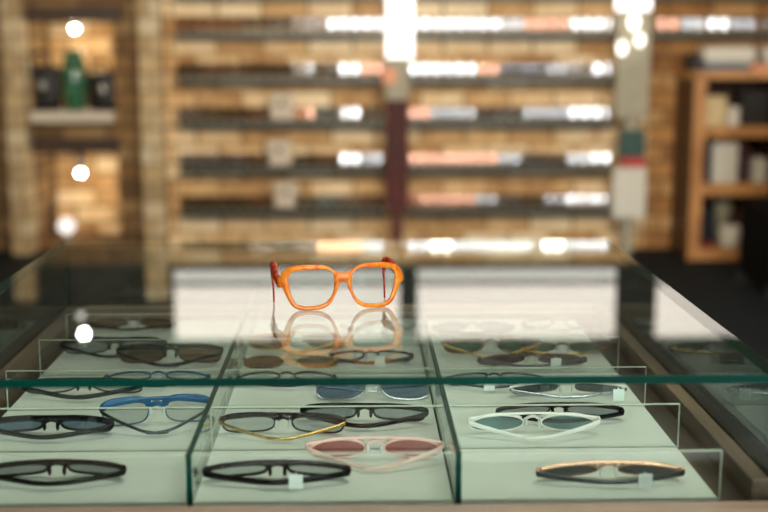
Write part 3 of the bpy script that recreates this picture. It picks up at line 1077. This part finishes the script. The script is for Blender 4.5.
def handbag(px, w_, h_, label):
    q = onY(px, 110, NY - 0.1)
    r = empty('handbag', (q.x, NY - 0.12, ledge_z + 0.001), label, 'bag')
    b_ = bx(-w_ / 2, w_ / 2, -0.05, 0.05, 0.0, h_, bev=0.03)
    obj('bag_body', b_, M['darkleather'], r, True)
    hb_ = bmesh.new()
    sweep(hb_, smooth_path([Vector((-w_ * 0.3, -0.052, h_ * 0.6)), Vector((-w_ * 0.24, -0.056, h_ * 1.15)), Vector((0, -0.056, h_ * 1.3)), Vector((w_ * 0.24, -0.056, h_ * 1.15)), Vector((w_ * 0.3, -0.052, h_ * 0.6))], 5), 0.008, 0.008)
    obj('bag_handle', hb_, M['darkleather'], r, True)
    cb_ = bmesh.new()
    ellipsoid(cb_, (0, -0.053, h_ * 0.55), 0.02, 0.006, 0.03)
    obj('clasp', cb_, M['steel'], r, True)
    return r


handbag(46, 0.2, 0.27, 'black handbag left of the green vase in the niche')
handbag(105, 0.18, 0.23, 'black handbag right of the green vase in the niche')
# lower niche
zB = nB1.z
q = onY(67, 235, NY - 0.05)
tl = empty('globe_lamp', (q.x, NY - 0.05, zB), 'white globe lamp standing in the lower wall niche', 'lamp')
lbm = bmesh.new()
lathe(lbm, [(0.05, 0.001), (0.05, 0.015), (0.02, 0.02), (0.02, 0.05)])
obj('lamp_base', lbm, M['steel'], tl, True)
lbm = bmesh.new()
ellipsoid(lbm, (0, 0, 0.095), 0.055, 0.055, 0.05)
obj('globe', lbm, M['lamp_soft'], tl, True)
q = onY(43, 235, NY)
hbm = bmesh.new()
lathe(hbm, [(0.055, 0.001), (0.055, 0.2), (0.03, 0.28), (0.018, 0.3), (0.018, 0.42), (0.022, 0.43)], (q.x, NY + 0.08, zB))
tag(obj('bottle', hbm, M['darkleather'], None, True), 'tall black bottle at left inside the lower niche', 'bottle')
q = onY(36, 238, NY - 0.1)
hbm = bmesh.new()
lathe(hbm, [(0.02, 0.001), (0.03, 0.01), (0.034, 0.05), (0.02, 0.07)], (q.x + 0.02, NY - 0.12, zB))
tag(obj('pot', hbm, M['red'], None, True), 'small red pot at left front of the lower niche', 'pot')

# ------------------------------------------------------------------ bookcase on the right
BY = 6.87
M['oak'] = wood_mat('warm oak', srgb(152, 104, 58), srgb(196, 144, 88), (5, 30, 4))
M['oakshade'] = wood_mat('shaded oak', srgb(54, 34, 18), srgb(76, 48, 26), (20, 5, 3))  # shade of the left-facing side put into a darker oak
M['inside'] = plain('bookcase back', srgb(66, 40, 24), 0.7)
bl, br = onY(690, 200, BY).x, onY(792, 200, BY).x
base = onY(690, 264, BY)
topz = onY(690, 79, BY).z
bc = empty('bookcase', (0.5 * (bl + br), BY, 0), 'warm oak bookcase against the brick wall at right', 'bookcase')
zb0 = 0.0
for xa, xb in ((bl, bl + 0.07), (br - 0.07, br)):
    part(obj('side_panel', bx(xa, xb, BY + 0.02, WY - 0.02, 0, topz - 0.002, bev=0.003), M['oakshade']), bc)
    part(obj('face_stile', bx(xa, xb, BY, BY + 0.0195, 0, topz - 0.002, bev=0.003), M['oak']), bc)
zq = lambda py: onY(700, py, BY).z
part(obj('top_board', bx(bl - 0.02, br + 0.02, BY - 0.02, WY - 0.02, topz, topz + 0.045, bev=0.003), M['oak']), bc)
shz = []
for y0_, y1_ in ((127, 138), (184, 196)):
    part(obj('shelf', bx(bl + 0.07, br - 0.07, BY + 0.01, WY - 0.04, zq(y1_), zq(y0_), bev=0.002), M['oak']), bc)
    shz.append(zq(y0_))
part(obj('base_board', bx(bl + 0.07, br - 0.07, BY + 0.005, WY - 0.04, 0.001, zq(250), bev=0.002), M['oak']), bc)
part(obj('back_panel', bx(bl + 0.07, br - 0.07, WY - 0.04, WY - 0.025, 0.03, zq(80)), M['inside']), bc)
shz.append(zq(250))
M['cream'] = plain('cream card', srgb(196, 178, 138), 0.7)
M['navybook'] = plain('navy cover', srgb(20, 26, 44), 0.5)
M['maroonbook'] = plain('maroon cover', srgb(60, 18, 30), 0.5)
M['slategrey'] = plain('grey blue folder', srgb(88, 98, 112), 0.6)
M['redcover'] = plain('faded red cover', srgb(140, 60, 44), 0.6)


def goods(name, cat, label, px0, px1, h_, z, mat, dy=0.04, dp=0.16, bev=0.004, grp=None):
    xa, xb = onY(px0, 200, BY + dy).x, onY(px1, 200, BY + dy).x
    return tag(obj(name, bx(xa, xb, BY + dy, BY + dy + dp, z + 0.001, z + 0.001 + h_, bev=bev), mat), label, cat, grp)


goods('box', 'box', 'cream card box at left of the bookcase upper compartment', 702, 722, 0.17, shz[0], M['cream'])
goods('box', 'box', 'black box at right of the bookcase upper compartment', 737, 764, 0.20, shz[0], M['blackmat'], 0.08)
goods('box', 'box', 'small pale box in the middle of bookcase upper compartment', 724, 735, 0.11, shz[0], M['offwhite'], 0.07)
goods('book', 'book', 'navy book at left of the bookcase middle compartment', 703.5, 709.5, 0.24, shz[1], M['navybook'])
goods('box', 'box', 'white box in the bookcase middle compartment', 711, 736, 0.23, shz[1], M['offwhite'])
goods('book', 'book', 'maroon book beside the white box in bookcase middle compartment', 738, 746, 0.22, shz[1], M['maroonbook'])
goods('box', 'box', 'small pale box at right of bookcase middle compartment', 752, 765, 0.14, shz[1], M['offwhite'], 0.05)
goods('book', 'book', 'faded red book lying flat on the bookcase base', 702, 719, 0.02, shz[2], M['redcover'])
goods('book', 'book', 'thick dark navy box file at back left of bookcase lowest compartment', 704, 716, 0.22, shz[2], M['navybook'], 0.22, 0.12)
q = onY(730, 245, BY + 0.1)
mb = bmesh.new()
lathe(mb, [(0.055, 0.001), (0.06, 0.01), (0.062, 0.12), (0.05, 0.13)], (q.x, BY + 0.12, shz[2]))
tag(obj('jar', mb, M['offwhite'], None, True), 'white jar at front of the bookcase lowest compartment', 'jar')
q = onY(722, 215, BY + 0.28)
mb = bmesh.new()
lathe(mb, [(0.04, 0.001), (0.045, 0.16), (0.06, 0.2), (0.06, 0.28), (0.03, 0.31)], (q.x, BY + 0.28, shz[2]))
tag(obj('vase', mb, M['greypanel'], None, True), 'grey vase behind the white jar in the bookcase', 'vase')
# on top
zt = topz + 0.045
goods('folder', 'folder', 'grey blue folder lying flat on top of the bookcase', 697, 742, 0.035, zt, M['slategrey'], 0.03, 0.26)
goods('folder', 'folder', 'dull rose folder lying flat on right of bookcase top', 745, 785, 0.035, zt, M['salmon'], 0.03, 0.26)
goods('parcel', 'parcel', 'long white parcel on the folder on top of the bookcase', 699, 750, 0.10, zt + 0.037, M['offwhite'], 0.05, 0.2, bev=0.03)
goods('parcel', 'parcel', 'short white parcel at right end of the bookcase top', 758, 786, 0.10, zt + 0.037, M['offwhite'], 0.05, 0.2, bev=0.03)
xa = onY(677, 60, BY + 0.1).x
tag(obj('box', bx(bl + 0.002, bl + 0.05, BY + 0.1, BY + 0.25, zt + 0.001, zt + 0.10, bev=0.006), M['blackmat']), 'small black box at left end of bookcase top', 'box')

# two spotlights hanging over the shelves, mirrored in the counter glass
M['spot_bulb'] = emit('spotlight bulb', (1.0, 0.96, 0.9, 1), 120.0)
M['spot_dim'] = emit('dimmed spotlight bulb', (1.0, 0.94, 0.88, 1), 2.5)
for px, py, mt_, r_, lab in ((84, 335, 'spot_bulb', 0.02, 'bright round spotlight hanging before the bulkhead at left'), (81, 317, 'spot_dim', 0.02, 'dim round spotlight hanging below the bright one at left')):
    SY = 6.6 if mt_ == 'spot_bulb' else 6.9
    q = onY(px, py, SY)
    z_ = 2 * TOP_Z - q.z
    L_ = empty('hanging_spotlight', (q.x, SY, z_), lab, 'lamp')
    hb = bmesh.new()
    lathe(hb, [(0.045, 0.01), (0.05, 0.05), (0.04, 0.11), (0.012, 0.13), (0.008, 0.14), (0.008, CEIL - z_ - 0.001)])
    obj('lamp_housing', hb, M['blackmat'], L_, True)
    gb = bmesh.new()
    ellipsoid(gb, (0, 0, -0.012), r_, r_, r_ * 0.8)
    obj('bulb', gb, M[mt_], L_, True)

# black chair at the right edge
CY = 5.7
q = onY(752, 305, CY)
ch = empty('armchair', (q.x + 0.345, CY + 0.28, 0), 'tall black upholstered chair at the right edge before the bookcase', 'chair')
M['velvet'] = plain('black fabric', srgb(3, 3, 4), 0.95, vary=0.3, Specular_IOR_Level=0.1)
obj('seat', bx(-0.26, 0.26, -0.26, 0.25, 0.06, 0.45, bev=0.03), M['velvet'], ch)
obj('backrest', bx(-0.25, 0.27, -0.27, -0.12, 0.40, 1.06, bev=0.05), M['velvet'], ch, True)
for sx in (-0.24, 0.24):
    for sy in (-0.24, 0.22):
        obj('leg', bx(sx - 0.025, sx + 0.025, sy - 0.025, sy + 0.025, 0.0, 0.07), M['blackmat'], ch)

# ------------------------------------------------------------------ light
def area(name, loc, rot, sx, sy, power, col):
    d = bpy.data.lights.new(name, 'AREA')
    d.shape = 'RECTANGLE'
    d.size, d.size_y = sx, sy
    d.energy = power
    d.color = col
    o = bpy.data.objects.new(name, d)
    COL.objects.link(o)
    o.location = loc
    o.rotation_euler = rot
    return o


# unseen warm fill added to brighten the shelf wall; ceiling light over the counter
area('wall_fill_light', (0.5, 2.7, 1.95), (R(84), 0, 0), 3.4, 0.3, 150, (1.0, 0.84, 0.62))
area('ceiling_light_counter', (0.5, 1.2, CEIL - 0.05), (0, 0, 0), 1.2, 1.2, 30, (1.0, 0.97, 0.92))

w = bpy.data.worlds.new('World')
scene.world = w
w.use_nodes = True
w.node_tree.nodes['Background'].inputs[0].default_value = (0.75, 0.8, 0.85, 1)
w.node_tree.nodes['Background'].inputs[1].default_value = 0.3

# ------------------------------------------------------------------ view
vs = scene.view_settings
vs.view_transform = 'Standard'
vs.look = 'None'
vs.exposure = 0.0
vs.gamma = 1.0
vs.use_curve_mapping = False
cy_ = scene.cycles
cy_.max_bounces = 14
cy_.transparent_max_bounces = 40
cy_.transmission_bounces = 10
cy_.glossy_bounces = 8
cy_.diffuse_bounces = 4
cy_.use_denoising = True
cy_.sample_clamp_indirect = 40.0
cy_.blur_glossy = 0.3
